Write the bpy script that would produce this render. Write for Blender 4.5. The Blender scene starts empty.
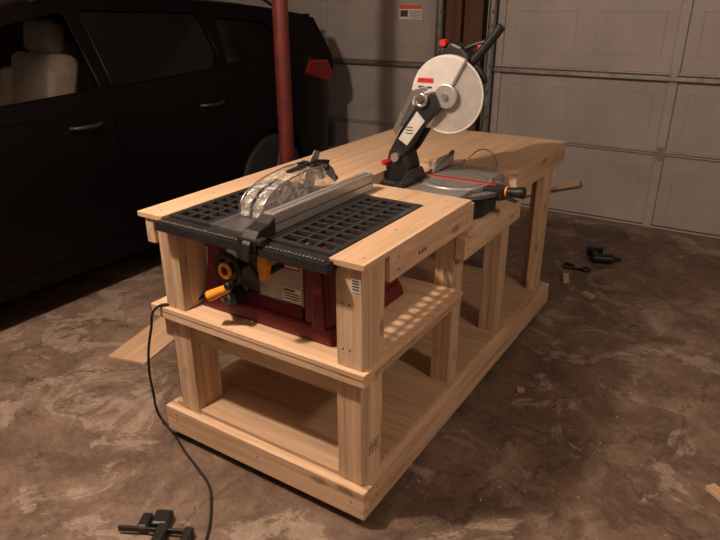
import bpy, bmesh, math, random
from mathutils import Vector, Matrix
random.seed(7)
SC=bpy.context.scene
COL=SC.collection
# ------------------------------------------------------------------ materials
def newmat(name):
    m=bpy.data.materials.new(name); m.use_nodes=True
    nt=m.node_tree; b=nt.nodes.get('Principled BSDF'); return m,nt,b
def N(nt,t,**kw):
    n=nt.nodes.new(t)
    for k,v in kw.items(): setattr(n,k,v)
    return n
def simple(name,col,rough=.5,metal=0.,coat=0.,noise=0.0,nscale=30,trans=0.,bump=0.,emit=None,alpha=1,spec=.5):
    m,nt,b=newmat(name)
    b.inputs['Base Color'].default_value=(*col,1); b.inputs['Roughness'].default_value=rough
    b.inputs['Metallic'].default_value=metal; b.inputs['Coat Weight'].default_value=coat
    b.inputs['Transmission Weight'].default_value=trans
    b.inputs['Alpha'].default_value=alpha; b.inputs['Specular IOR Level'].default_value=spec
    tc=N(nt,'ShaderNodeTexCoord'); nz=N(nt,'ShaderNodeTexNoise'); nz.inputs['Scale'].default_value=nscale; nz.inputs['Detail'].default_value=5
    nt.links.new(tc.outputs['Object'],nz.inputs['Vector'])
    if noise>0:
        r=N(nt,'ShaderNodeValToRGB'); r.color_ramp.elements[0].position=.3; r.color_ramp.elements[1].position=.7
        r.color_ramp.elements[0].color=(*[c*(1-noise) for c in col],1); r.color_ramp.elements[1].color=(*[min(1,c*(1+noise)) for c in col],1)
        nt.links.new(nz.outputs['Fac'],r.inputs['Fac']); nt.links.new(r.outputs['Color'],b.inputs['Base Color'])
    if bump>0:
        bp=N(nt,'ShaderNodeBump'); bp.inputs['Strength'].default_value=bump; bp.inputs['Distance'].default_value=.002
        nt.links.new(nz.outputs['Fac'],bp.inputs['Height']); nt.links.new(bp.outputs['Normal'],b.inputs['Normal'])
    return m
def wood(name,axis,light,dark,contrast=1.0,knots=True):
    m,nt,b=newmat(name); L=nt.links.new
    tc=N(nt,'ShaderNodeTexCoord'); oi=N(nt,'ShaderNodeObjectInfo')
    mul=N(nt,'ShaderNodeMath',operation='MULTIPLY'); mul.inputs[1].default_value=37.
    L(oi.outputs['Random'],mul.inputs[0])
    add=N(nt,'ShaderNodeVectorMath',operation='ADD'); L(tc.outputs['Object'],add.inputs[0]); L(mul.outputs[0],add.inputs[1])
    mp=N(nt,'ShaderNodeMapping'); s=[30.,30.,30.]; s[axis]=1.5; mp.inputs['Scale'].default_value=s
    L(add.outputs[0],mp.inputs['Vector'])
    n1=N(nt,'ShaderNodeTexNoise'); n1.inputs['Scale'].default_value=1.; n1.inputs['Detail'].default_value=3; n1.inputs['Distortion'].default_value=.6
    L(mp.outputs[0],n1.inputs['Vector'])
    mp2=N(nt,'ShaderNodeMapping'); s=[160.,160.,160.]; s[axis]=8; mp2.inputs['Scale'].default_value=s
    L(add.outputs[0],mp2.inputs['Vector'])
    n2=N(nt,'ShaderNodeTexNoise'); n2.inputs['Scale'].default_value=1.; n2.inputs['Detail'].default_value=2
    L(mp2.outputs[0],n2.inputs['Vector'])
    mx=N(nt,'ShaderNodeMix'); mx.data_type='FLOAT'; mx.inputs[0].default_value=.3
    L(n1.outputs['Fac'],mx.inputs[2]); L(n2.outputs['Fac'],mx.inputs[3])
    r=N(nt,'ShaderNodeValToRGB'); r.color_ramp.elements[0].position=.5-.17/contrast; r.color_ramp.elements[1].position=.5+.10/contrast
    r.color_ramp.elements[0].color=(*dark,1); r.color_ramp.elements[1].color=(*light,1)
    L(mx.outputs[0],r.inputs['Fac'])
    last=r.outputs['Color']
    if knots:
        mp3=N(nt,'ShaderNodeMapping'); s=[11.,11.,11.]; s[axis]=4.5; mp3.inputs['Scale'].default_value=s
        L(add.outputs[0],mp3.inputs['Vector'])
        v=N(nt,'ShaderNodeTexVoronoi'); v.inputs['Scale'].default_value=1.
        L(mp3.outputs[0],v.inputs['Vector'])
        kr=N(nt,'ShaderNodeMapRange'); kr.inputs[1].default_value=.10; kr.inputs[2].default_value=.20; kr.inputs[3].default_value=.65; kr.inputs[4].default_value=0
        L(v.outputs['Distance'],kr.inputs[0])
        mk=N(nt,'ShaderNodeMix'); mk.data_type='RGBA'; mk.inputs[7].default_value=(dark[0]*.38,dark[1]*.28,dark[2]*.22,1)
        L(kr.outputs[0],mk.inputs[0]); L(last,mk.inputs[6]); last=mk.outputs[2]
    hv=N(nt,'ShaderNodeHueSaturation'); mr=N(nt,'ShaderNodeMapRange'); mr.inputs[3].default_value=.80; mr.inputs[4].default_value=1.1
    L(oi.outputs['Random'],mr.inputs[0]); L(mr.outputs[0],hv.inputs['Value']); L(last,hv.inputs['Color'])
    L(hv.outputs['Color'],b.inputs['Base Color']); b.inputs['Roughness'].default_value=.6
    bp=N(nt,'ShaderNodeBump'); bp.inputs['Strength'].default_value=.15; bp.inputs['Distance'].default_value=.002
    L(n2.outputs['Fac'],bp.inputs['Height']); L(bp.outputs['Normal'],b.inputs['Normal'])
    return m
PL=(.74,.55,.385); PD=(.47,.295,.175)
WX=wood('pine_grain_x',0,PL,PD); WY=wood('pine_grain_y',1,PL,PD); WZ=wood('pine_grain_z',2,PL,PD)
PLY=wood('plywood_face',1,(.69,.49,.33),(.53,.35,.22),1.0,False)
PLX=wood('plywood_face_x',0,(.69,.49,.33),(.50,.32,.195),1.0,False)
DARKW=wood('stained_wood',2,(.13,.045,.022),(.06,.02,.01),1.0,False)
BLK=simple('black_plastic',(.014,.014,.015),.42,noise=.3,bump=.1)
BLKM=simple('black_painted_metal',(.03,.03,.033),.32,.3,noise=.3,nscale=60)
STEEL=simple('machined_steel',(.50,.50,.51),.32,.9,noise=.15,nscale=40)
ALU=simple('aluminium',(.50,.50,.51),.40,.7,noise=.1,nscale=25)
GREYP=simple('grey_panel',(.14,.13,.13),.5,.2,noise=.15)
PLATE=simple('ground_table_plate',(.16,.155,.16),.35,.6,noise=.2,nscale=14)
MAROON=simple('maroon_plastic',(.13,.010,.016),.42,noise=.2,nscale=15,bump=.1)
RED=simple('red_plastic',(.50,.02,.02),.4,noise=.1)
REDPOLE=simple('red_painted_steel',(.11,.016,.014),.5,noise=.35,nscale=12,bump=.2)
YEL=simple('amber_plastic',(.80,.32,.03),.4,noise=.1)
WHITE=simple('white_paint',(.58,.57,.56),.45,noise=.08)
LABEL=simple('paper_label',(.7,.69,.66),.6,noise=.05)
INK=simple('dark_ink',(.05,.045,.05),.6,noise=.1)
GALV=simple('galvanised_steel',(.33,.32,.31),.42,.7,noise=.25,nscale=18)
DOORM=simple('garage_door_steel',(.385,.35,.34),.5,.05,noise=.12,nscale=3,bump=.05)
RUB=simple('rubber',(.012,.012,.012),.7,noise=.3)
PAINT=simple('black_car_paint',(.003,.002,.0025),.35,0.,coat=.03,noise=.1,nscale=3,spec=.12)
SEAT=simple('seat_fabric',(.42,.37,.34),.8,noise=.12,nscale=60,bump=.3)
DRY=simple('drywall_paint',(.40,.33,.28),.85,noise=.06,nscale=6)
RUBB=simple('sawdust',(.50,.37,.25),.9,noise=.2)
GLASSM,nt,b=newmat('car_glass'); b.inputs['Base Color'].default_value=(.80,.80,.78,1); b.inputs['Roughness'].default_value=.02; b.inputs['Transmission Weight'].default_value=1; b.inputs['IOR'].default_value=1.05; b.inputs['Coat Weight'].default_value=.15
TINT,nt,b=newmat('tinted_glass'); b.inputs['Base Color'].default_value=(.005,.004,.005,1); b.inputs['Roughness'].default_value=.1; b.inputs['Coat Weight'].default_value=.05; b.inputs['Specular IOR Level'].default_value=.25
CLR,nt,b=newmat('clear_polycarbonate'); b.inputs['Base Color'].default_value=(.75,.72,.70,1); b.inputs['Roughness'].default_value=.10; b.inputs['Alpha'].default_value=.17; b.inputs['Coat Weight'].default_value=1.; b.inputs['Coat Roughness'].default_value=.12
t_=N(nt,'ShaderNodeTexCoord'); n_=N(nt,'ShaderNodeTexNoise'); n_.inputs['Scale'].default_value=22; n_.inputs['Distortion'].default_value=1.5
nt.links.new(t_.outputs['Object'],n_.inputs['Vector']); bp=N(nt,'ShaderNodeBump'); bp.inputs['Strength'].default_value=.9; bp.inputs['Distance'].default_value=.012
nt.links.new(n_.outputs['Fac'],bp.inputs['Height']); nt.links.new(bp.outputs['Normal'],b.inputs['Normal']); nt.links.new(bp.outputs['Normal'],b.inputs['Coat Normal'])
mr_=N(nt,'ShaderNodeMapRange'); mr_.inputs[1].default_value=.50; mr_.inputs[2].default_value=.62; mr_.inputs[3].default_value=.13; mr_.inputs[4].default_value=.55
nt.links.new(n_.outputs['Fac'],mr_.inputs[0]); nt.links.new(mr_.outputs[0],b.inputs['Alpha'])
# concrete floor
FLOORM,nt,b=newmat('stained_concrete'); L=nt.links.new
tc=N(nt,'ShaderNodeTexCoord')
def nz(scale,det=6,dist=0.,rough=.6):
    n=N(nt,'ShaderNodeTexNoise'); n.inputs['Scale'].default_value=scale; n.inputs['Detail'].default_value=det; n.inputs['Distortion'].default_value=dist; n.inputs['Roughness'].default_value=rough
    L(tc.outputs['Object'],n.inputs['Vector']); return n
a=nz(1.1,8,.5,.65); c=nz(4.5,8,.8,.7); d=nz(26,5); e=nz(3.0,9,1.0,.72); g=nz(70,4,0,.7)
r1=N(nt,'ShaderNodeValToRGB'); cr=r1.color_ramp; cr.elements[0].position=.3; cr.elements[0].color=(.125,.083,.064,1); cr.elements[1].position=.72; cr.elements[1].color=(.33,.25,.20,1)
x=cr.elements.new(.5); x.color=(.21,.148,.115,1)
L(a.outputs['Fac'],r1.inputs['Fac'])
r2=N(nt,'ShaderNodeValToRGB'); cr=r2.color_ramp; cr.elements[0].position=.38; cr.elements[0].color=(.45,.42,.40,1); cr.elements[1].position=.62; cr.elements[1].color=(1.15,1.12,1.1,1)
L(c.outputs['Fac'],r2.inputs['Fac'])
m1=N(nt,'ShaderNodeMix'); m1.data_type='RGBA'; m1.blend_type='MULTIPLY'; m1.inputs[0].default_value=.7; L(r1.outputs['Color'],m1.inputs[6]); L(r2.outputs['Color'],m1.inputs[7])
r3=N(nt,'ShaderNodeMapRange'); r3.inputs[1].default_value=.535; r3.inputs[2].default_value=.58; r3.inputs[3].default_value=0; r3.inputs[4].default_value=.7
L(e.outputs['Fac'],r3.inputs[0])
m2=N(nt,'ShaderNodeMix'); m2.data_type='RGBA'; m2.inputs[7].default_value=(.37,.295,.24,1); L(r3.outputs[0],m2.inputs[0]); L(m1.outputs[2],m2.inputs[6])
h=nz(2.2,10,1.6,.75)
r5=N(nt,'ShaderNodeMapRange'); r5.inputs[1].default_value=.44; r5.inputs[2].default_value=.38; r5.inputs[3].default_value=0; r5.inputs[4].default_value=.7
L(h.outputs['Fac'],r5.inputs[0])
m5=N(nt,'ShaderNodeMix'); m5.data_type='RGBA'; m5.inputs[7].default_value=(.085,.056,.044,1); L(r5.outputs[0],m5.inputs[0]); L(m2.outputs[2],m5.inputs[6])
wv=N(nt,'ShaderNodeVectorMath',operation='MULTIPLY_ADD'); wv.inputs[1].default_value=(.25,.25,.25); L(c.outputs['Color'],wv.inputs[0]); L(tc.outputs['Object'],wv.inputs[2])
vo=N(nt,'ShaderNodeTexVoronoi'); vo.feature='DISTANCE_TO_EDGE'; vo.inputs['Scale'].default_value=.6; L(wv.outputs[0],vo.inputs['Vector'])
r4=N(nt,'ShaderNodeMapRange'); r4.inputs[1].default_value=.0; r4.inputs[2].default_value=.004; r4.inputs[3].default_value=.75; r4.inputs[4].default_value=0
L(vo.outputs['Distance'],r4.inputs[0])
m3=N(nt,'ShaderNodeMix'); m3.data_type='RGBA'; m3.inputs[7].default_value=(.04,.028,.022,1); L(r4.outputs[0],m3.inputs[0]); L(m5.outputs[2],m3.inputs[6])
m4=N(nt,'ShaderNodeMix'); m4.data_type='RGBA'; m4.blend_type='OVERLAY'; m4.inputs[0].default_value=.5; L(m3.outputs[2],m4.inputs[6]); L(d.outputs['Fac'],m4.inputs[7])
m6=N(nt,'ShaderNodeMix'); m6.data_type='RGBA'; m6.blend_type='OVERLAY'; m6.inputs[0].default_value=.4; L(m4.outputs[2],m6.inputs[6]); L(g.outputs['Fac'],m6.inputs[7])
L(m6.outputs[2],b.inputs['Base Color'])
rr=N(nt,'ShaderNodeMapRange'); rr.inputs[3].default_value=.45; rr.inputs[4].default_value=.75; L(c.outputs['Fac'],rr.inputs[0]); L(rr.outputs[0],b.inputs['Roughness'])
bp=N(nt,'ShaderNodeBump'); bp.inputs['Strength'].default_value=.2; bp.inputs['Distance'].default_value=.008; L(c.outputs['Fac'],bp.inputs['Height']); L(bp.outputs['Normal'],b.inputs['Normal'])
# ------------------------------------------------------------------ helpers
def emp(name,loc):
    e=bpy.data.objects.new(name,None); e.empty_display_size=.1; e.location=loc; COL.objects.link(e); return e
def par(o,p):
    if p is not None:
        o.parent=p; o.matrix_parent_inverse=Matrix.Translation(p.location).inverted()
def mk(name,verts,faces,mat,parent=None,smooth=False,bevel=0,center=True,seg=2,subs=0):
    vs=[Vector(v) for v in verts]
    c=sum(vs,Vector())/len(vs) if center else Vector()
    me=bpy.data.meshes.new(name); me.from_pydata([v-c for v in vs],[],faces); me.update()
    bm=bmesh.new(); bm.from_mesh(me); bmesh.ops.recalc_face_normals(bm,faces=bm.faces); bm.to_mesh(me); bm.free()
    o=bpy.data.objects.new(name,me); o.location=c; COL.objects.link(o)
    if isinstance(mat,(list,tuple)):
        for m in mat: me.materials.append(m)
    else: me.materials.append(mat)
    if smooth:
        for p in me.polygons: p.use_smooth=True
        me.set_sharp_from_angle(angle=math.radians(38))
    if bevel>0:
        md=o.modifiers.new('bev','BEVEL'); md.width=bevel; md.segments=seg; md.limit_method='ANGLE'; md.angle_limit=math.radians(40)
    if subs:
        md=o.modifiers.new('sub','SUBSURF'); md.levels=subs; md.render_levels=subs
    par(o,parent); return o
BF=[(0,1,3,2),(4,6,7,5),(0,4,5,1),(2,3,7,6),(0,2,6,4),(1,5,7,3)]
def bv(x0,x1,y0,y1,z0,z1): return [(x,y,z) for x in (x0,x1) for y in (y0,y1) for z in (z0,z1)]
def box(name,x0,x1,y0,y1,z0,z1,mat,parent=None,bevel=.0015):
    return mk(name,bv(x0,x1,y0,y1,z0,z1),BF,mat,parent,bevel=bevel)
def boxes(name,lst,mat,parent=None,bevel=0):
    V=[];F=[]
    for b in lst:
        k=len(V); V+=bv(*b); F+=[tuple(i+k for i in f) for f in BF]
    return mk(name,V,F,mat,parent,bevel=bevel)
def obox(name,c,size,rot,mat,parent=None,bevel=.002,seg=2):
    o=box(name,-size[0]/2,size[0]/2,-size[1]/2,size[1]/2,-size[2]/2,size[2]/2,mat,None,bevel)
    if o.modifiers: o.modifiers[0].segments=seg
    o.location=c; o.rotation_euler=rot; par(o,parent); return o
def cyl(name,p0,p1,r,mat,parent=None,n=28,r2=None,bevel=0):
    p0=Vector(p0);p1=Vector(p1);r2=r if r2 is None else r2
    q=(p1-p0).to_track_quat('Z','Y'); V=[];F=[]
    for p,rr in ((p0,r),(p1,r2)):
        for i in range(n):
            a=2*math.pi*i/n; V.append(p+q@Vector((rr*math.cos(a),rr*math.sin(a),0)))
    for i in range(n): F.append((i,(i+1)%n,n+(i+1)%n,n+i))
    F.append(tuple(range(n)));F.append(tuple(range(n,2*n)))
    return mk(name,V,F,mat,parent,smooth=True,bevel=bevel)
def prism(name,poly,plane,lo,hi,mat,parent=None,bevel=.002,smooth=False,seg=2):
    def P(a,b,h):
        return {'XZ':(a,h,b),'YZ':(h,a,b),'XY':(a,b,h)}[plane]
    n=len(poly); V=[P(a,b,lo) for a,b in poly]+[P(a,b,hi) for a,b in poly]
    F=[(i,(i+1)%n,n+(i+1)%n,n+i) for i in range(n)]+[tuple(range(n)),tuple(range(n,2*n))]
    return mk(name,V,F,mat,parent,bevel=bevel,smooth=smooth,seg=seg)
def tube(name,pts,r,mat,parent=None,res=10,smooth=True,cyclic=False):
    cu=bpy.data.curves.new(name,'CURVE'); cu.dimensions='3D'; cu.bevel_depth=r; cu.bevel_resolution=4; cu.resolution_u=res; cu.use_fill_caps=True
    s=cu.splines.new('BEZIER' if smooth else 'POLY')
    if smooth:
        s.bezier_points.add(len(pts)-1)
        for p,q in zip(s.bezier_points,pts): p.co=q; p.handle_left_type=p.handle_right_type='AUTO'
    else:
        s.points.add(len(pts)-1)
        for p,q in zip(s.points,pts): p.co=(*q,1)
    s.use_cyclic_u=cyclic
    cu.materials.append(mat)
    o=bpy.data.objects.new(name,cu); COL.objects.link(o)
    dg=bpy.context.evaluated_depsgraph_get(); dg.update(); me=bpy.data.meshes.new_from_object(o.evaluated_get(dg))
    bpy.data.objects.remove(o)
    o=bpy.data.objects.new(name,me); COL.objects.link(o)
    for p in me.polygons: p.use_smooth=True
    par(o,parent); return o
def arc(cx,cz,r,a0,a1,n=24):
    return [(cx+r*math.cos(math.radians(a0+(a1-a0)*i/n)),cz+r*math.sin(math.radians(a0+(a1-a0)*i/n))) for i in range(n+1)]
def applymods(o):
    dg=bpy.context.evaluated_depsgraph_get(); dg.update(); me=bpy.data.meshes.new_from_object(o.evaluated_get(dg)); o.modifiers.clear(); o.data=me

# ------------------------------------------------------------------ camera
cam=bpy.data.cameras.new('camera'); co=bpy.data.objects.new('camera',cam); COL.objects.link(co); SC.camera=co
yaw,pitch,roll,f=.5691,.4038,.0028,631.27
fw=Vector((-math.sin(yaw)*math.cos(pitch),math.cos(yaw)*math.cos(pitch),-math.sin(pitch))); rt=Vector((math.cos(yaw),math.sin(yaw),0)); dn=fw.cross(rt)
R=math.cos(roll)*rt+math.sin(roll)*dn; D=-math.sin(roll)*rt+math.cos(roll)*dn
M=Matrix((R,-D,-fw)).transposed().to_4x4(); M.translation=Vector((.8348,-1.3249,1.598)); co.matrix_world=M
cam.sensor_width=36; cam.lens=36*f/720; cam.clip_start=.02

# ------------------------------------------------------------------ room shell
XL,XR,YB,YF,ZC=-5.0,3.4,-4.2,3.76,2.75
box('floor',XL-.15,XR+.15,YB-.15,YF+.3,-.12,0,FLOORM,None,0)
box('ceiling',XL-.15,XR+.15,YB-.15,YF+.3,ZC,ZC+.1,DRY,None,0)
box('wall_left',XL-.15,XL,YB,YF,0,ZC,DRY,None,0)
box('wall_right',XR,XR+.15,YB,YF,0,ZC,DRY,None,0)
box('wall_front',XL-.15,XR+.15,YB-.15,YB,0,ZC,DRY,None,0)
boxes('wall_back',[(XL-.15,-4.35,YF,YF+.15,0,ZC),(-1.52,-1.12,YF,YF+.15,0,ZC),(1.7,XR+.15,YF,YF+.15,0,ZC),(-4.35,-1.52,YF,YF+.15,2.2,ZC),(-1.12,1.7,YF,YF+.15,2.2,ZC)],DRY)
def garage_door(name,x0,x1,stiles):
    e=emp(name,((x0+x1)/2,3.72,0))
    zs=[.0,.57,1.11,1.65,2.19]
    for i in range(4):
        z0,z1=zs[i]+.002,zs[i+1]-.004
        box(f'section_{i+1}',x0,x1,3.715,3.745,z0,z1,DOORM,e,.004)
        boxes(f'lip_{i+1}',[(x0,x1,3.69,3.716,z1-.012,z1),(x0,x1,3.69,3.716,z0,z0+.012)],DOORM,e,.002)
        L_=[]
        for a,b_ in zip(stiles[:-1],stiles[1:]):
            w=(b_-a-.08)/2
            for k in range(2):
                p0=a+.04+k*w+.07; p1=a+.04+(k+1)*w-.07
                q0,q1=z0+.12,z1-.12
                L_+=[(p0,p1,3.712,3.716,q0,q0+.010),(p0,p1,3.712,3.716,q1-.010,q1),(p0,p0+.010,3.712,3.716,q0,q1),(p1-.010,p1,3.712,3.716,q0,q1)]
        boxes(f'embossing_{i+1}',L_,DOORM,e,.002)
        boxes(f'stile_{i+1}',[(s-.03,s+.03,3.692,3.716,z0+.012,z1-.012) for s in stiles],DOORM,e,.003)
        for s in stiles[1:-1]:
            box(f'hinge_{i+1}',s-.022,s+.022,3.683,3.694,z1-.05,z1+.05,GALV,e,.002)
    box('strut',x0,x1,3.655,3.692,1.075,1.105,GALV,e,.004)
    box('bottom_seal',x0,x1,3.71,3.74,0.0,.02,RUB,e,.002)
    return e
garage_door('garage_door',-1.12,1.66,[-1.07,.22,1.6])
garage_door('garage_door',-4.35,-1.56,[-4.3,-2.76,-1.62])
e=emp('door_jamb_post',(-1.34,3.62,0))
box('jamb_left',-1.49,-1.36,3.58,3.735,0,ZC,DARKW,e,.003)
box('jamb_right',-1.345,-1.19,3.61,3.735,0,ZC,DARKW,e,.003)
def track(x,s):
    e=emp('door_track',(x,3.62,0))
    boxes('channel',[(x-.025,x+.025,3.64,3.644,.03,2.3),(x-.025,x-.021,3.59,3.644,.03,2.3),(x+.021,x+.025,3.59,3.644,.03,2.3)],GALV,e)
    V=[(x+s*.027,x+s*.031,3.6,3.735,.03,2.3)]
    boxes('angle',[tuple(sorted(V[0][:2]))+V[0][2:]],GALV,e)
    boxes('slots',[(x-.008,x+.008,3.636,3.641,z,z+.03) for z in [.3,.7,.9,1.1,1.3,1.4,1.5,1.9]],INK,e)
track(-1.115,-1); track(-1.56,1)
e=emp('warning_label',(-1.88,3.71,1.5))
box('paper',-1.98,-1.77,3.7055,3.709,1.45,1.56,LABEL,e,0)
box('header',-1.98,-1.77,3.7045,3.706,1.53,1.56,simple('label_orange',(.75,.12,.03),.5),e,0)
boxes('print',[(-1.97,-1.90,3.7045,3.706,1.47,1.52)]+[(-1.885,-1.78,3.7045,3.706,z,z+.005) for z in (1.465,1.48,1.495,1.51)],INK,e)

# ------------------------------------------------------------------ red pole
e=emp('support_pole',(-1.5,1.535,0))
cyl('shaft',(-1.5,1.535,0.01),(-1.5,1.535,ZC-.01),.043,REDPOLE,e,40)
box('base_plate',-1.6,-1.4,1.435,1.635,0,.012,REDPOLE,e,.002)
box('cap_plate',-1.6,-1.4,1.435,1.635,ZC-.012,ZC,REDPOLE,e,.002)

# ------------------------------------------------------------------ workbench
wb=emp('workbench',(-.457,.965,0))
def slab(name,xs,ys,holes,z0,z1,mat,parent,bevel=.0012):
    nx,ny=len(xs)-1,len(ys)-1; fill=lambda i,j:0<=i<nx and 0<=j<ny and (i,j) not in holes
    V=[];idx={};F=[]
    def vi(i,j,k):
        if (i,j,k) not in idx: idx[(i,j,k)]=len(V); V.append((xs[i],ys[j],(z0,z1)[k]))
        return idx[(i,j,k)]
    for i in range(nx):
        for j in range(ny):
            if not fill(i,j): continue
            for k in (0,1): F.append((vi(i,j,k),vi(i+1,j,k),vi(i+1,j+1,k),vi(i,j+1,k)))
            for di,dj,a,b in ((-1,0,(i,j),(i,j+1)),(1,0,(i+1,j),(i+1,j+1)),(0,-1,(i,j),(i+1,j)),(0,1,(i,j+1),(i+1,j+1))):
                if not fill(i+di,j+dj): F.append((vi(*a,0),vi(*b,0),vi(*b,1),vi(*a,1)))
    return mk(name,V,F,mat,parent,bevel=bevel)
W=.914; LB=1.93
slab('top_plywood',[-W,-.795,-.48,-.115,0],[0,.585,.725,1.21,LB],{(1,0),(2,0),(2,2),(3,2)},.922,.94,PLY,wb)
box('apron_right_near',-.042,-.004,.148,.76,.833,.921,WY,wb)
box('apron_right_far',-.042,-.004,1.212,LB-.005,.833,.921,WY,wb)
box('apron_left',-.886,-.848,.006,LB-.005,.833,.921,WY,wb)
box('apron_back',-.847,-.043,1.887,1.925,.833,.921,WX,wb)
box('cross_saw_bay',-.847,-.043,.60,.638,.833,.921,WX,wb)
box('cross_miter_near',-.847,-.043,.686,.724,.82,.921,WX,wb)
box('cross_miter_far',-.847,-.043,1.214,1.252,.833,.921,WX,wb)
box('inner_miter_rail',-.52,-.482,.726,1.212,.82,.921,WY,wb)
slab('miter_shelf',[-.52,-.001],[.72,1.25],set(),.80,.818,PLY,wb)
box('apron_miter',-.042,-.004,.70,1.30,.71,.799,WY,wb)
box('cross_miter_under',-.52,-.043,.726,.764,.71,.799,WX,wb)
box('apron_saw_inner_left',-.847,-.81,.15,.60,.833,.921,WY,wb)
def leg(n,xo,yo,sx,sy,z0,z1):
    def b(nm,x0,x1,y0,y1): box(nm,min(x0,x1),max(x0,x1),min(y0,y1),max(y0,y1),z0,z1,WZ,wb,.0025)
    b(n+'_face',xo,xo+sx*.089,yo,yo+sy*.038)
    b(n+'_side',xo if sx<0 else xo+sx*.051,xo+sx*.038 if sx<0 else xo+sx*.089,yo+sy*.0385,yo+sy*.127)
leg('leg_upper_right',-.018,.018,-1,1,.591,.9215)
leg('leg_lower_right',-.028,.028,-1,1,.151,.544)
leg('leg_upper_left',-.846,.018,1,1,.591,.9215)
leg('leg_lower_left',-.846,.028,1,1,.151,.544)
for nm,y in (('mid',.702),('bay',1.205)):
    box('leg_'+nm+'_right_a',-.082,-.044,y,y+.089,.151,.921 if nm=='bay' else .832,WZ,wb,.002)
    box('leg_'+nm+'_right_b',-.121,-.083,y,y+.089,.151,.799,WZ,wb,.002)
    box('leg_'+nm+'_left_a',-.846,-.808,y,y+.089,.151,.921,WZ,wb,.002)
leg('leg_far_right',-.043,1.886,-1,-1,.151,.921)
leg('leg_far_left',-.846,1.886,1,-1,.151,.921)
slab('saw_shelf_plywood',[-W,0],[0,.70],set(),.573,.59,PLX,wb)
box('shelf_rim_front',-W,0,.002,.09,.545,.5725,WX,wb)
box('shelf_rim_right',-.089,-.002,.091,.698,.545,.5725,WY,wb)
box('shelf_rim_left',-W+.002,-.825,.091,.698,.545,.5725,WY,wb)
box('shelf_apron_front',-.756,-.118,.05,.088,.455,.544,WX,wb)
box('shelf_apron_left',-.886,-.848,.03,.70,.455,.544,WY,wb)
box('shelf_apron_back',-.80,-.13,.66,.698,.455,.544,WX,wb)
box('base_front',-W,0,0,.038,.04,.149,WX,wb,.0025)
box('base_back',-W,0,LB-.038,LB,.04,.149,WX,wb,.002)
box('base_right',-.038,0,.039,LB-.039,.04,.149,WY,wb,.0025)
box('base_left',-W,-W+.038,.039,LB-.039,.04,.149,WY,wb,.002)
box('base_cross',-W+.04,-.04,.95,.99,.055,.149,WX,wb,.002)
slab('base_plywood',[-W+.032,-.03],[.033,LB-.03],set(),.1495,.166,PLX,wb)
for i,(x,y) in enumerate([(-.84,.10),(-.08,.10),(-.84,1.83),(-.08,1.83)]):
    cyl(f'caster_wheel_{i+1}',(x-.012,y,.032),(x+.012,y,.032),.032,RUB,wb,24,bevel=.003)
    boxes(f'caster_fork_{i+1}',[(x-.018,x-.014,y-.02,y+.02,.03,.09),(x+.014,x+.018,y-.02,y+.02,.03,.09),(x-.03,x+.03,y-.035,y+.035,.085,.149)],GALV,wb)
box('price_sticker',-.052,-.022,.0165,.0185,.845,.885,LABEL,wb,0)
boxes('price_sticker_print',[(-.049,-.026,.0155,.017,z,z+.004) for z in (.852,.861,.87,.878)],INK,wb)
boxes('grade_stamp',[(-.029,-.0272,.075+.010*i,.079+.010*i,.25,.29 if i%2 else .275) for i in range(6)]+[(-.029,-.0272,.075,.135,.24,.243)],INK,wb)
boxes('grade_stamp_apron',[(-.005,-.0035,.33+.02*i,.342+.02*i,.86,.872) for i in range(3)],INK,wb)
sc=[]
for (x,y) in [(-.07,.3),(-.07,.66),(-.85,.05),(-.85,.3),(-.85,.62),(-.07,1.3),(-.07,1.85),(-.5,1.85),(-.85,1.4),(-.85,1.85),(-.5,.655),(-.03,.05)]:
    sc.append((x-.003,x+.003,y-.003,y+.003,.94,.9404))
for (x,z) in [(-.86,.095),(-.86,.12),(-.45,.10),(-.05,.095),(-.05,.125)]: sc.append((x-.003,x+.003,-.0006,.001,z-.003,z+.003))
for (y,z) in [(.20,.86),(.20,.90),(.70,.86),(.70,.895),(1.26,.86),(1.88,.86),(1.26,.75),(.73,.75)]: sc.append((-.005,-.0034,y-.003,y+.003,z-.003,z+.003))
for (y,z) in [(.08,.09),(.08,.125),(.75,.10),(1.25,.10),(1.85,.10)]: sc.append((-.001,.0006,y-.003,y+.003,z-.003,z+.003))
for (x,z) in [(-.06,.65),(-.085,.65),(-.06,.80),(-.085,.80)]: sc.append((x-.003,x+.003,.0174,.019,z-.003,z+.003))
boxes('screws',sc,INK,wb)

# ------------------------------------------------------------------ table saw
ts=emp('table_saw',(-.45,.3,.59))
TZ=.94
def bars(x0,x1,y0,y1,nx,ny,bw,z0,z1,rim):
    l=[(x0,x1,y0,y0+rim,z0,z1),(x0,x1,y1-rim,y1,z0,z1),(x0,x0+rim,y0+rim,y1-rim,z0,z1),(x1-rim,x1,y0+rim,y1-rim,z0,z1)]
    for i in range(1,nx):
        x=x0+rim+(x1-x0-2*rim)*i/nx; l.append((x-bw/2,x+bw/2,y0+rim,y1-rim,z0,z1))
    for j in range(1,ny):
        y=y0+rim+(y1-y0-2*rim)*j/ny; l.append((x0+rim,x1-rim,y-bw/2,y+bw/2,z0+.0005,z1-.0005))
    return l
WING=simple('enamelled_casting',(.045,.045,.048),.30,.4,noise=.25,nscale=50)
boxes('wing_right',bars(-.350,-.122,.03,.575,3,11,.013,TZ-.014,TZ+.001,.022),WING,ts,.0015)
boxes('wing_left',bars(-.788,-.605,.03,.575,3,11,.013,TZ-.014,TZ+.001,.022),WING,ts,.0015)
slab('table_plate',[-.603,-.535,-.515,-.352],[.03,.20,.48,.575],{(1,1)},TZ-.02,TZ+.002,PLATE,ts)
box('throat_insert',-.534,-.516,.201,.479,TZ-.012,TZ-.001,RED,ts,.001)
boxes('miter_slots',[(-.582,-.566,.03,.575,TZ+.0015,TZ+.0028)],INK,ts)
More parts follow.
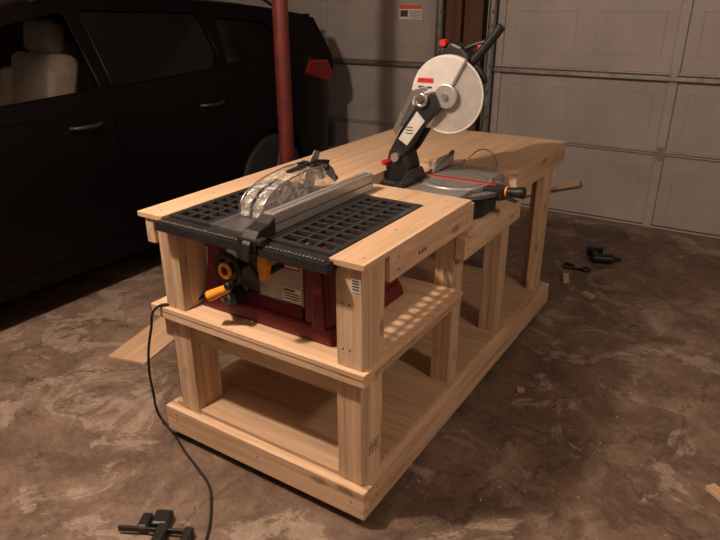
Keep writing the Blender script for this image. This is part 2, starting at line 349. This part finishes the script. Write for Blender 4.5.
box('front_rail',-.80,-.10,-.028,.026,TZ-.042,TZ-.006,BLKM,ts,.006)
box('rail_scale',-.79,-.11,-.026,-.006,TZ-.0058,TZ-.0045,BLK,ts,0)
boxes('scale_marks',[(-.785+.0135*i,-.7838+.0135*i,-.022,-.014 if i%5 else -.009,TZ-.0046,TZ-.0040) for i in range(50)],LABEL,ts)
box('rear_rail',-.79,-.12,.577,.584,TZ-.03,TZ-.004,BLKM,ts,.001)
# fence
box('fence_beam',-.404,-.362,.065,.640,TZ+.004,TZ+.066,ALU,ts,.003)
boxes('fence_groove',[(-.3625,-.3612,.07,.635,TZ+.030,TZ+.036)],GREYP,ts)
boxes('fence_top_groove',[(-.386,-.380,.07,.635,TZ+.0655,TZ+.0666)],GREYP,ts)
prism('fence_head',[(-.036,TZ-.035),(-.036,TZ+.012),(-.015,TZ+.035),(.03,TZ+.045),(.064,TZ+.062),(.064,TZ+.004),(-.01,TZ+.002),(-.024,TZ-.005)],'YZ',-.413,-.355,BLK,ts,.005)
box('fence_clamp_bar',-.43,-.335,-.034,.0,TZ-.004,TZ+.016,BLKM,ts,.005)
prism('fence_lock_lever',[(-.056,TZ-.050),(-.044,TZ-.055),(-.032,TZ-.01),(-.036,TZ+.010),(-.048,TZ+.0)],'YZ',-.400,-.368,BLK,ts,.004)
Z0=.5905
def frus(name,a,b,mat,parent,bevel=.006):
    V=[(a[0],a[2],a[4]),(a[1],a[2],a[4]),(a[1],a[3],a[4]),(a[0],a[3],a[4]),(b[0],b[2],b[4]),(b[1],b[2],b[4]),(b[1],b[3],b[4]),(b[0],b[3],b[4])]
    return mk(name,V,[(0,1,2,3),(4,5,6,7),(0,1,5,4),(1,2,6,5),(2,3,7,6),(3,0,4,7)],mat,parent,bevel=bevel)
frus('base_skirt',(-.745,-.17,.085,.56,Z0),(-.735,-.185,.095,.55,Z0+.055),MAROON,ts,.010)
frus('side_right',(-.29,-.19,.10,.545,Z0+.05),(-.30,-.215,.12,.53,.88),MAROON,ts,.010)
frus('side_left',(-.73,-.665,.10,.545,Z0+.05),(-.715,-.66,.12,.53,.88),MAROON,ts,.010)
frus('rib_right',(-.25,-.20,.085,.11,Z0+.05),(-.26,-.225,.105,.13,.87),MAROON,ts,.006)
box('front_panel',-.665,-.295,.14,.16,Z0+.05,.90,GREYP,ts,.004)
frus('lower_bulge',(-.60,-.30,.105,.15,Z0+.052),(-.60,-.32,.13,.15,Z0+.09),MAROON,ts,.008)
box('back_panel',-.70,-.25,.50,.52,Z0+.05,.90,BLK,ts,.004)
boxes('under_table_frame',[(-.77,-.14,.06,.08,.895,.925),(-.77,-.14,.52,.54,.895,.925),(-.77,-.74,.08,.52,.895,.925),(-.17,-.14,.08,.52,.895,.925)],BLKM,ts,.002)
frus('motor_housing',(-.52,-.35,.2,.44,.70),(-.55,-.34,.2,.44,.91),BLK,ts,.02)
P=arc(-.36,.90,.22,195,262,16)
tube('tilt_slot',[(x,.1385,z) for x,z in P],.006,INK,ts,4)
prism('silver_plate',[(-.50,.665),(-.315,.665),(-.315,.83),(-.35,.86),(-.47,.86),(-.505,.80)],'XZ',.132,.1395,simple('satin_panel',(.34,.30,.27),.4,.3,noise=.3,nscale=9),ts,.002)
box('spec_label',-.40,-.325,.1305,.132,.685,.735,LABEL,ts,0)
boxes('spec_label_print',[(-.395,-.33,.1295,.1308,z,z+.004) for z in (.692,.702,.712)]+[(-.395,-.35,.1295,.1308,.722,.729)],INK,ts)
box('brand_badge',-.39,-.325,.1305,.132,.80,.82,simple('badge_red',(.35,.02,.02),.4),ts,0)
boxes('brand_badge_print',[(-.385,-.33,.1295,.1308,.807,.813)],LABEL,ts)
def torus(name,c,axis,R_,r,mat,parent,n=28):
    q=Vector(axis).to_track_quat('Z','Y'); c=Vector(c)
    return tube(name,[c+q@Vector((R_*math.cos(2*math.pi*i/n),R_*math.sin(2*math.pi*i/n),0)) for i in range(n)],r,mat,parent,3,True,True)
HX,HZ=-.560,.785
torus('handwheel_rim',(HX,.05,HZ),(0,-1,0),.050,.010,BLK,ts)
cyl('handwheel_hub',(HX,.035,HZ),(HX,.14,HZ),.020,BLK,ts)
for i in range(3):
    a=i*2.094+.5; cyl(f'handwheel_spoke_{i+1}',(HX,.048,HZ),(HX+.046*math.cos(a),.05,HZ+.046*math.sin(a)),.008,BLK,ts,12)
torus('hub_ring',(HX,.036,HZ),(0,-1,0),.022,.007,YEL,ts,16)
cyl('handwheel_knob',(HX+.035,.045,HZ-.035),(HX+.035,.0,HZ-.035),.010,BLK,ts,20,.013,bevel=.004)
tube('elevation_crank',[(-.593,.13,.668),(-.593,.06,.668),(-.585,.04,.68),(-.545,.03,.725)],.010,BLK,ts)
cyl('crank_dial',(-.585,.06,.668),(-.585,.12,.668),.036,BLK,ts,24,bevel=.004)
cyl('crank_dial_cap',(-.585,.052,.668),(-.585,.061,.668),.020,GREYP,ts,24,bevel=.002)
cyl('crank_grip',(-.532,.02,.738),(-.602,-.01,.700),.014,YEL,ts,20,.019,bevel=.005)
prism('bevel_lock_lever',[(-.410,.79),(-.385,.79),(-.372,.845),(-.380,.885),(-.408,.89),(-.414,.84)],'XZ',.030,.056,YEL,ts,.006)
cyl('bevel_lock_shaft',(-.397,.045,.81),(-.397,.14,.81),.012,BLK,ts)
cyl('power_switch',(-.34,.115,.63),(-.34,.15,.63),.02,RED,ts,20,bevel=.003)
bx=-.525
cyl('saw_blade',(bx-.001,.35,.87),(bx+.001,.35,.87),.10,STEEL,ts,48)
prism('riving_knife',[(.43,.90),(.47,.90),(.50,1.02),(.53,1.09),(.50,1.10),(.46,1.06),(.43,1.0)],'YZ',bx-.0015,bx+.0015,STEEL,ts,0)
gp=[(.14,.950),(.15,.99),(.20,1.025),(.32,1.050),(.45,1.055),(.53,1.04),(.56,1.0),(.55,.955),(.50,.965),(.42,.96),(.3,.948)]
prism('guard_side_a',gp,'YZ',bx-.050,bx-.047,CLR,ts,0)
prism('guard_side_b',gp,'YZ',bx+.047,bx+.050,CLR,ts,0)
for s in (-1,1):
    tube('guard_rim',[(bx+s*.0485,a,b_) for a,b_ in gp[:7]],.0022,STEEL,ts,3)
tp=[(.14,.95),(.15,.99),(.20,1.025),(.32,1.050),(.45,1.055),(.53,1.04)]
for i in range(5):
    (a,b_),(c_,d_)=tp[i],tp[i+1]
    prism(f'guard_top_{i+1}',[(a,b_),(c_,d_),(c_,d_-.003),(a,b_-.003)],'YZ',bx-.044,bx-.008,CLR,ts,0)
    prism(f'guard_top_b_{i+1}',[(a,b_),(c_,d_),(c_,d_-.003),(a,b_-.003)],'YZ',bx+.008,bx+.044,CLR,ts,0)
for i,x in enumerate((bx-.03,bx+.03)):
    prism(f'pawl_arm_{i+1}',[(.44,1.065),(.54,1.045),(.60,.98),(.58,.97),(.52,1.015),(.43,1.035)],'YZ',x-.004,x+.004,BLK,ts,.001)
cyl('guard_pivot',(bx-.058,.50,1.045),(bx+.058,.50,1.045),.011,BLK,ts)
cyl('guard_pivot_front',(bx-.053,.24,1.02),(bx+.053,.24,1.02),.006,STEEL,ts)
prism('guard_spine',[(.34,1.058),(.50,1.066),(.58,1.05),(.57,1.03),(.48,1.048),(.34,1.05)],'YZ',bx-.010,bx+.010,BLK,ts,.002)
# ------------------------------------------------------------------ power cord
cord=emp('power_cord',(-.8,0,.0))
tube('cable',[(-.74,.12,.63),(-.775,.07,.600),(-.83,.03,.597),(-.868,-.012,.590),(-.90,-.025,.50),(-.945,-.025,.34),(-.985,.005,.17),(-1.005,.03,.05),(-.975,.035,.008),(-.90,.01,.006),(-.787,-.04,.006),(-.68,-.08,.006),(-.575,-.125,.006),(-.50,-.19,.006),(-.41,-.30,.006),(-.35,-.42,.006),(-.36,-.65,.006),(-.5,-1.0,.006)],.0048,RUB,cord,14)
boxes('plug',[(-.525,-.49,-1.06,-.99,.001,.028)],BLK,cord,.004)

# ------------------------------------------------------------------ miter saw
ms=emp('miter_saw',(-.2,.965,.82))
cx,cy=-.17,.965
prism('base_casting',[(-.36,.76),(-.10,.745),(-.06,.80),(-.02,.90),(-.02,1.03),(-.06,1.13),(-.10,1.185),(-.36,1.17),(-.41,1.05),(-.41,.88)],'XY',.8185,.908,BLKM,ms,.008)
for i,(y0,y1) in enumerate(((.745,.87),(1.06,1.19))):
    box(f'table_wing_{i+1}',-.31,-.06,y0,y1,.908,.934,ALU,ms,.004)
cyl('turntable',(cx,cy,.908),(cx,cy,.938),.142,ALU,ms,56,bevel=.003)
tube('turntable_ring',[(cx+.120*math.cos(i*math.pi/12),cy+.120*math.sin(i*math.pi/12),.9382) for i in range(24)],.0012,INK,ms,3,True,True)
prism('miter_scale',[(cx+.15*math.cos(math.radians(a)),cy+.15*math.sin(math.radians(a))) for a in range(-70,71,7)]+[(cx+.19*math.cos(math.radians(a)),cy+.19*math.sin(math.radians(a))) for a in range(70,-71,-7)],'XY',.905,.920,GREYP,ms,.001)
boxes('miter_scale_marks',[(cx+.172*math.cos(math.radians(a))-.004,cx+.172*math.cos(math.radians(a))+.004,cy+.172*math.sin(math.radians(a))-.0015,cy+.172*math.sin(math.radians(a))+.0015,.9195,.9205) for a in range(-60,61,8)],LABEL,ms)
box('kerf_plate',-.30,.0,cy-.012,cy+.012,.9375,.9405,RED,ms,.001)
box('kerf_slot',-.30,.0,cy-.002,cy+.002,.940,.9412,INK,ms,0)
prism('control_arm',[(-.05,cy-.05),(.035,cy-.03),(.045,cy),(.035,cy+.03),(-.05,cy+.05)],'XY',.885,.936,BLKM,ms,.006)
cyl('miter_lock_handle',(.035,cy,.918),(.115,cy-.005,.924),.014,BLK,ms,24,.024,bevel=.006)
cyl('miter_lock_ring',(.040,cy,.918),(.046,cy,.918),.0215,YEL,ms,24)
prism('detent_lever',[(.02,.892),(.085,.880),(.085,.888),(.02,.903)],'XZ',cy-.012,cy+.012,BLK,ms,.002)
for i,(y0,y1,s) in enumerate(((.735,.925,1),(1.005,1.195,-1))):
    prism(f'fence_{i+1}',[(y0,.934),(y1,.934),(y1,.955 if s>0 else 1.0),(y1-.03 if s>0 else y1,.99),(y0+.05,.99),(y0,.96)],'YZ',-.30,-.288,BLKM if s>0 else ALU,ms,.003)
box('fence_link',-.325,-.285,.76,1.17,.91,.94,BLKM,ms,.003)
tube('work_support_wire',[(-.25,1.19,.93),(-.25,1.25,.95),(-.18,1.27,1.0),(-.11,1.25,.95),(-.11,1.19,.93)],.003,STEEL,ms)
prism('pivot_housing',[(-.45,.905),(-.36,.905),(-.355,.97),(-.375,1.03),(-.42,1.055),(-.455,1.03),(-.47,.96)],'XZ',cy-.055,cy+.045,BLK,ms,.010)
box('pivot_base',-.47,-.35,cy-.08,cy+.08,.8185,.91,BLKM,ms,.008)
cyl('pivot_pin',(-.415,cy-.075,1.01),(-.415,cy+.07,1.01),.018,STEEL,ms,20)
cyl('bevel_knob',(-.462,cy-.085,.985),(-.445,cy-.045,.985),.012,RED,ms,18)
prism('swing_arm',[(-.455,1.02),(-.41,.985),(-.36,1.04),(-.30,1.14),(-.225,1.215),(-.26,1.28),(-.34,1.21),(-.40,1.12)],'XZ',cy-.06,cy-.03,BLK,ms,.007)
prism('swing_arm_far',[(-.455,1.02),(-.41,.985),(-.36,1.04),(-.30,1.14),(-.225,1.215),(-.26,1.28),(-.34,1.21),(-.40,1.12)],'XZ',cy+.03,cy+.055,BLK,ms,.007)
prism('arm_badge',[(-.405,1.085),(-.365,1.062),(-.29,1.165),(-.325,1.20)],'XZ',cy-.0635,cy-.0595,WHITE,ms,.001)
boxes('arm_badge_print',[(-.372,-.340,cy-.0645,cy-.063,1.11+.012*i,1.114+.012*i) for i in range(3)],INK,ms)
prism('guard_link',[(-.425,1.12),(-.41,1.105),(-.335,1.255),(-.275,1.285),(-.28,1.30),(-.345,1.28)],'XZ',cy-.078,cy-.068,STEEL,ms,.002)
torus('return_spring',(-.305,cy-.07,1.245),(0,1,0),.022,.007,STEEL,ms,18)
BC=(-.215,1.262)
cyl('blade',(BC[0],cy-.0015,BC[1]),(BC[0],cy+.0015,BC[1]),.127,STEEL,ms,72)
ug=arc(BC[0],BC[1],.150,62,240,36)+arc(BC[0],BC[1],.03,240,62,14)
prism('upper_guard',ug,'XZ',cy-.040,cy-.006,WHITE,ms,.009,seg=3)
ug2=arc(BC[0],BC[1],.150,20,235,36)+arc(BC[0],BC[1],.05,235,20,14)
prism('upper_guard_far',ug2,'XZ',cy+.006,cy+.03,BLK,ms,.006)
lg=arc(BC[0],BC[1],.142,-135,85,40)+arc(BC[0],BC[1],.02,85,-135,10)
prism('lower_guard',lg,'XZ',cy-.024,cy-.020,simple('frosted_guard',(.60,.57,.55),.3,.1,noise=.1,alpha=.5),ms,0)
tube('lower_guard_rim',[(x,cy-.022,z) for x,z in arc(BC[0],BC[1],.141,-130,80,30)],.004,WHITE,ms,3)
prism('guard_hub',arc(BC[0],BC[1],.046,0,360,30)[:-1],'XZ',cy-.048,cy-.030,ALU,ms,.004)
cyl('arbor_bolt',(BC[0],cy-.058,BC[1]),(BC[0],cy-.044,BC[1]),.014,STEEL,ms,6)
prism('guard_stripe',[(BC[0]-.125,BC[1]+.045),(BC[0]-.055,BC[1]+.045),(BC[0]-.055,BC[1]+.062),(BC[0]-.118,BC[1]+.062)],'XZ',cy-.0415,cy-.039,RED,ms,0)
boxes('guard_print',[(BC[0]-.12,BC[0]-.06,cy-.0412,cy-.0398,BC[1]+.025,BC[1]+.032)],INK,ms)
cyl('motor',(BC[0]-.05,cy+.03,BC[1]+.05),(BC[0]-.05,cy+.20,BC[1]+.07),.062,BLK,ms,32,.055,bevel=.01)
cyl('motor_band',(BC[0]-.05,cy+.09,BC[1]+.056),(BC[0]-.05,cy+.105,BC[1]+.058),.063,RED,ms,32)
prism('gear_case',[(BC[0]-.07,BC[1]+.10),(BC[0]+.06,BC[1]+.09),(BC[0]+.08,BC[1]+.14),(BC[0]+.04,BC[1]+.18),(BC[0]-.0,BC[1]+.195),(BC[0]-.05,BC[1]+.17)],'XZ',cy-.02,cy+.06,BLK,ms,.012)
cyl('laser_cap',(BC[0]-.03,cy-.03,BC[1]+.19),(BC[0]-.03,cy+.0,BC[1]+.19),.013,RED,ms,20)
tube('handle_grip',[(BC[0]+.05,cy+.01,BC[1]+.10),(BC[0]+.10,cy+.01,BC[1]+.15),(BC[0]+.15,cy+.01,BC[1]+.21),(BC[0]+.18,cy+.01,BC[1]+.25)],.017,BLK,ms)
tube('handle_loop',[(BC[0]+.03,cy+.01,BC[1]+.16),(BC[0]+.07,cy+.01,BC[1]+.18),(BC[0]+.12,cy+.01,BC[1]+.195),(BC[0]+.142,cy+.01,BC[1]+.20)],.009,BLK,ms)
box('trigger',BC[0]+.095,BC[0]+.113,cy+.002,cy+.018,BC[1]+.16,BC[1]+.185,RED,ms,.003)
tube('motor_cord',[(BC[0]-.08,cy+.12,BC[1]+.02),(-.36,cy+.12,1.2),(-.44,cy+.10,1.08),(-.46,cy+.08,.97),(-.47,cy+.12,.85)],.004,RUB,ms)
# ------------------------------------------------------------------ car
car=emp('car',(-3.12,.93,0))
CX=-3.12; HW=.92
ST=[ # y, hw, zbottom, zbelt, inner-z, centre-z
 (-1.38,.55,.32,.62,.64,.64),(-1.33,.70,.26,.72,.74,.75),(-1.20,.82,.24,.82,.86,.89),(-.95,.89,.22,.92,.97,1.0),(-.60,.915,.22,1.00,1.05,1.08),
 (-.34,.92,.22,1.07,1.10,1.12),(-.30,.92,.22,1.08,.60,.60),(.0,.92,.22,1.10,.60,.60),(.5,.92,.22,1.13,.60,.60),(1.0,.92,.22,1.155,.60,.60),
 (1.6,.92,.22,1.18,.60,.60),(2.1,.92,.22,1.20,.60,.60),(2.55,.915,.24,1.21,.60,.60),(2.58,.915,.24,1.21,1.19,1.19),(2.85,.895,.27,1.205,1.19,1.19),(3.05,.85,.30,1.19,1.18,1.18),(3.16,.79,.34,1.10,1.10,1.11),(3.235,.70,.40,.98,.99,1.0),(3.26,.60,.46,.90,.91,.92)]
V=[];F=[]
rings=[]
for (y,hw,z0,zb,zi,zc) in ST:
    h=zb-z0
    pts=[(0,z0),(hw*.90,z0),(hw*.965,z0+.05),(hw*.975,z0+.16*h),(hw*.985,z0+.35*h),(hw*1.0,z0+.62*h),(hw*.992,z0+.70*h),(hw*.985,z0+.86*h),(hw*.955,zb),(hw*.89,zb+.004 if zi>zb-.05 else zb),(hw*.86,zi),(0,zc)]
    ring=[(CX+a,y,z) for a,z in pts]+[(CX-a,y,z) for a,z in pts[-2:0:-1]]
    rings.append(ring)
n=len(rings[0])
for r_ in rings: V+=r_
for i in range(len(rings)-1):
    for j in range(n): F.append((i*n+j,i*n+(j+1)%n,(i+1)*n+(j+1)%n,(i+1)*n+j))
F.append(tuple(range(n))); F.append(tuple(range((len(rings)-1)*n,len(rings)*n)))
body=mk('body',V,F,PAINT,None,center=False)
def cutter(o):
    md=body.modifiers.new('b','BOOLEAN'); md.operation='DIFFERENCE'; md.object=o; md.solver='EXACT'
cuts=[]
for y in (-.43,2.27):
    for s in (1,-1):
        cuts.append(cyl('cut',(CX+s*.66,y,.36),(CX+s*1.1,y,.36),.385,PAINT,None,48))
for y,za,zb in ((-.22,.3,1.3),(.93,.3,1.3),(1.83,.75,1.3)):
    cuts.append(box('cut',CX+.895,CX+1.0,y-.004,y+.004,za,zb,PAINT,None,0))
cuts.append(box('cut',CX+.893,CX+1.0,-.22,1.55,.295,.303,PAINT,None,0))
for c_ in cuts: cutter(c_)
applymods(body)
for c_ in cuts: bpy.data.objects.remove(c_)
for p in body.data.polygons: p.use_smooth=True
body.data.set_sharp_from_angle(angle=math.radians(32))
par(body,car)
def side_frame(s):
    cu=bpy.data.curves.new('side','CURVE'); cu.dimensions='2D'; cu.fill_mode='BOTH'; cu.extrude=.012
    def sp(pts):
        q=cu.splines.new('POLY'); q.points.add(len(pts)-1)
        for a,b_ in zip(q.points,pts): a.co=(b_[0],b_[1],0,1)
        q.use_cyclic_u=True
    sp([(-.42,-.02),(-.20,.10),(.12,.32),(.42,.48),(.75,.56),(1.2,.585),(1.8,.57),(2.4,.53),(2.85,.47),(2.98,.44),(3.10,.14),(3.05,.02)])
    wins=[[(-.18,.055),(.02,.19),(.25,.345),(.50,.455),(.82,.515),(.85,.50),(.905,.115),(.89,.10)],
          [(.985,.12),(1.01,.105),(1.72,.135),(1.80,.155),(1.86,.25),(1.80,.48),(1.76,.50),(.955,.525),(.94,.51)],
          [(1.93,.16),(2.35,.19),(2.55,.24),(2.50,.34),(2.42,.42),(1.92,.47)]]
    for w in wins: sp(w)
    o=bpy.data.objects.new('side',cu); COL.objects.link(o)
    dg=bpy.context.evaluated_depsgraph_get(); dg.update(); me=bpy.data.meshes.new_from_object(o.evaluated_get(dg)); bpy.data.objects.remove(o)
    tilt=math.radians(20)
    def T(a,b_,c_):
        return Vector((CX+s*(.885-b_*math.sin(tilt)+c_*math.cos(tilt)),a,1.06+b_*math.cos(tilt)+c_*math.sin(tilt)))
    for v in me.vertices: v.co=T(v.co.x,v.co.y,v.co.z)
    me.materials.clear(); me.materials.append(PAINT)
    o=bpy.data.objects.new('side_frame',me); COL.objects.link(o); par(o,car)
    for k,w in enumerate(wins):
        gv=[T(a,b_,-.004) for a,b_ in w]; gv2=[T(a,b_,-.008) for a,b_ in w]; m=len(w)
        mk(f'side_glass_{k+1}',gv+gv2,[tuple(range(m)),tuple(range(m,2*m))]+[(i,(i+1)%m,m+(i+1)%m,m+i) for i in range(m)],GLASSM if k==0 else TINT,car)
        tube(f'window_seal_{k+1}',[T(a,b_,.010) for a,b_ in w]+[T(w[0][0],w[0][1],.010)],.005,PAINT,car,2,False)
side_frame(1); side_frame(-1)
tl=math.sin(math.radians(20)); tc_=math.cos(math.radians(20))
rp=[(-.42,-.02),(-.20,.10),(.12,.32),(.42,.48),(.75,.56),(1.2,.585),(1.8,.57),(2.4,.53),(2.85,.47),(3.02,.44),(3.12,.14),(3.08,.02)]
V=[];F=[]
for (y,h) in rp:
    hw=.885-h*tl; z=1.06+h*tc_
    for k in range(-4,5):
        u=k/4; bul=.05*(1-u*u)*(1 if .1<h else .4)
        dy=-.10*(1-u*u) if y<.3 else (.06*(1-u*u) if y>2.9 else 0)
        V.append((CX+u*(hw+.008),y+dy,z+(bul if .40<y<3.05 else bul*.3)))
for i in range(len(rp)-1):
    for k in range(8): F.append((i*9+k,i*9+k+1,(i+1)*9+k+1,(i+1)*9+k))
roof=mk('roof_and_screens',V,F,[PAINT,GLASSM,TINT],car,smooth=True)
for p in roof.data.polygons:
    i=p.index//8; k=p.index%8
    p.material_index=1 if (i<3 and 0<k<7) else (2 if (i==9 and 0<k<7) else 0)
md=roof.modifiers.new('s','SOLIDIFY'); md.thickness=.012
box('roof_spoiler',CX-.62,CX+.62,2.93,3.14,1.475,1.50,PAINT,car,.01)
TAIL=simple('tail_lamp_red',(.20,.008,.006),.25,coat=.3,noise=.1)
for s in (1,-1):
    tube('roof_rail',[(CX+s*.68,.7,1.60),(CX+s*.68,.8,1.64),(CX+s*.68,1.6,1.655),(CX+s*.67,2.5,1.61),(CX+s*.67,2.6,1.57)],.012,BLKM,car)
    for y in (.75,1.68):
        tube('door_handle',[(CX+s*.90,y-.10,.985),(CX+s*.935,y-.07,.987),(CX+s*.938,y+.06,.99),(CX+s*.90,y+.09,.99)],.011,BLK,car)
    prism('tail_lamp',[(2.68,1.08),(2.90,1.02),(3.05,1.0),(3.08,1.06),(3.0,1.165),(2.78,1.18)],'YZ',min(CX+s*.70,CX+s*.897),max(CX+s*.70,CX+s*.897),TAIL,car,.02,seg=3)
    obox('wing_mirror',(CX+s*1.0,-.12,1.12),(.20,.09,.13),(0,0,0),PAINT,car,.03,4)
    prism('head_lamp',[(-1.30,.72),(-1.0,.80),(-1.0,.88),(-1.28,.80)],'YZ',min(CX+s*.62,CX+s*.84),max(CX+s*.62,CX+s*.84),GLASSM,car,.01)
box('rear_bumper',CX-.80,CX+.80,3.12,3.245,.42,.64,BLK,car,.04)
box('licence_plate',CX-.16,CX+.16,3.262,3.268,.72,.86,LABEL,car,.003)
box('side_cladding',CX+.86,CX+.905,.0,1.86,.20,.29,PAINT,car,.01)
RIM=simple('dark_alloy',(.015,.015,.015),.5,.3,noise=.1)
def wheel(x,y,s):
    cyl('tyre',(x-s*.11,y,.345),(x+s*.11,y,.345),.345,RUB,car,56,bevel=.03)
    cyl('rim',(x+s*.08,y,.345),(x+s*.114,y,.345),.225,RUB,car,40)
    for i in range(5):
        a=i*2*math.pi/5; d=Vector((0,math.cos(a),math.sin(a)))
        cyl(f'spoke_{i+1}',Vector((x+s*.118,y,.345)),Vector((x+s*.112,y,.345))+d*.215,.03,RIM,car,12,.022)
    cyl('hub',(x+s*.10,y,.345),(x+s*.135,y,.345),.045,RIM,car,20)
for y in (-.43,2.27):
    for s in (1,-1): wheel(CX+s*.79,y,s)
def seat(x,y,w):
    obox('seat_cushion',(x,y-.22,.72),(w,.50,.18),(math.radians(-4),0,0),SEAT,car,.06,4)
    obox('seat_back',(x,y+.08,1.02),(w*.95,.15,.62),(math.radians(-14),0,0),SEAT,car,.06,4)
    for s in (-1,1): obox('seat_bolster',(x+s*w*.42,y+.03,.99),(.09,.17,.5),(math.radians(-14),0,0),SEAT,car,.04,4)
    obox('headrest',(x,y+.17,1.41),(w*.52,.12,.19),(math.radians(-12),0,0),SEAT,car,.05,4)
    for s in (-1,1): cyl('headrest_post',(x+s*.05,y+.15,1.28),(x+s*.05,y+.17,1.40),.007,STEEL,car,10)
seat(CX+.32,.80,.54); seat(CX-.38,.62,.54)
seat(CX+.38,1.60,.62); seat(CX-.38,1.60,.62)
box('dashboard',CX-.75,CX+.75,-.40,-.12,.75,1.06,BLK,car,.04)
torus('steering_wheel',(CX+.34,.10,1.02),(0,.9,.45),.18,.014,BLK,car)

# ------------------------------------------------------------------ floor items
def plank(name,c,l,w,t,ang,mat,tilt=0):
    return obox(name,c,(w,l,t),(0,tilt,ang),mat,None,.001)
plank('plywood_offcut',(-1.605,.58,.0065),.62,.21,.012,math.atan2(.247,.97),PLY)
plank('wood_scrap',(.97,.79,.010),.10,.04,.018,.9,WY)
plank('wood_scrap',(-.02,2.38,.010),.12,.035,.018,.3,WY)
plank('wood_scrap',(.16,2.2,.010),.07,.035,.018,1.1,WY)
plank('wood_scrap',(.16,1.05,.006),.035,.03,.010,.4,WY)
obox('wood_strip',(-.67,3.665,.155),(.76,.02,.045),(0,math.radians(-19),0),WX,None,.001)
V=[];F=[]
for i in range(300):
    if random.random()<.6: x=random.gauss(.25,.35); y=random.gauss(1.0,.8)
    else: x=random.uniform(-1.6,2.0); y=random.uniform(-.6,3.2)
    if -1.0<x<.06 and -.05<y<2.0: continue
    s=random.uniform(.0015,.005); a=random.random()*3
    ca,sa=math.cos(a)*s,math.sin(a)*s
    k=len(V)
    for zz in (.0005,.0005+s*.4): V+=[(x+ca,y+sa,zz),(x-sa,y+ca*.6,zz),(x-ca,y-sa,zz),(x+sa,y-ca*.6,zz)]
    F+=[(k,k+1,k+2,k+3),(k+4,k+5,k+6,k+7),(k,k+1,k+5,k+4),(k+1,k+2,k+6,k+5),(k+2,k+3,k+7,k+6),(k+3,k,k+4,k+7)]
mk('wood_chips',V,F,RUBB)
CP=(-.555,-.375)
cl=emp('bar_clamp',(CP[0],CP[1],0))
def cb(name,x0,x1,y0,y1,z0,z1,mat,bev=.003):
    a=math.radians(28); o=box(name,x0,x1,y0,y1,z0,z1,mat,None,bev)
    l=o.location.copy(); o.location=Vector((CP[0],CP[1],0))+Matrix.Rotation(a,3,'Z')@l; o.rotation_euler=(0,0,a); par(o,cl)
cb('bar',-.13,.12,-.004,.004,.012,.032,BLKM,.001)
cb('fixed_jaw',.09,.12,-.085,.012,.001,.036,BLK,.006)
cb('fixed_pad',.065,.09,-.085,-.055,.010,.034,RUB,.004)
cb('moving_jaw',.0,.035,-.085,.02,.001,.038,BLK,.006)
cb('moving_pad',.035,.05,-.085,-.055,.010,.034,RUB,.004)
cb('grip',-.03,.03,.012,.08,.006,.038,BLK,.010)
cb('trigger',-.07,-.035,.0,.065,.010,.034,BLK,.008)
dr=emp('cordless_drill',(.11,2.77,0))
cyl('drill_body',(.05,2.74,.035),(.17,2.79,.035),.032,BLK,dr,24,bevel=.006)
cyl('chuck',(.17,2.79,.035),(.215,2.808,.035),.022,BLKM,dr,20,.013)
obox('drill_handle',(.05,2.82,.03),(.045,.13,.035),(0,0,math.radians(20)),BLK,dr,.01,3)
obox('battery',(.03,2.89,.031),(.10,.05,.06),(0,0,math.radians(20)),BLK,dr,.008,3)
hc_=emp('spring_clamp',(-.03,2.58,0))
for s in (1,-1):
    tube('jaw',[(-.09,2.58+s*.035,.012),(-.04,2.58+s*.02,.012),(.0,2.58+s*.008,.012),(.05,2.58+s*.02,.012),(.075,2.58+s*.004,.012)],.011,BLK,hc_)
torus('spring',(-.0,2.58,.02),(0,0,1),.016,.004,STEEL,hc_,14)

# ------------------------------------------------------------------ lamps
def lamp(name,loc,w,rad,col):
    e=emp(name,loc)
    cyl('ceiling_rose',(loc[0],loc[1],ZC-.03),(loc[0],loc[1],ZC),.07,WHITE,e,28)
    cyl('socket',(loc[0],loc[1],loc[2]+.07),(loc[0],loc[1],ZC-.03),.025,WHITE,e,20)
    l=bpy.data.lights.new('bulb','POINT'); l.energy=w; l.shadow_soft_size=rad; l.color=col
    o=bpy.data.objects.new('bulb',l); o.location=loc; COL.objects.link(o); par(o,e)
lamp('added_fill_lamp',(-.9,-.65,2.5),185,.05,(1,.78,.60))
lamp('added_fill_lamp',(1.9,.1,2.5),52,.10,(1,.78,.60))  # unseen fill light added to brighten the right side; its fitting is invented
wd=bpy.data.worlds.new('World'); SC.world=wd; wd.use_nodes=True
wd.node_tree.nodes['Background'].inputs[0].default_value=(.05,.035,.03,1); wd.node_tree.nodes['Background'].inputs[1].default_value=.3
SC.view_settings.view_transform='Standard'
SC.view_settings.exposure=0
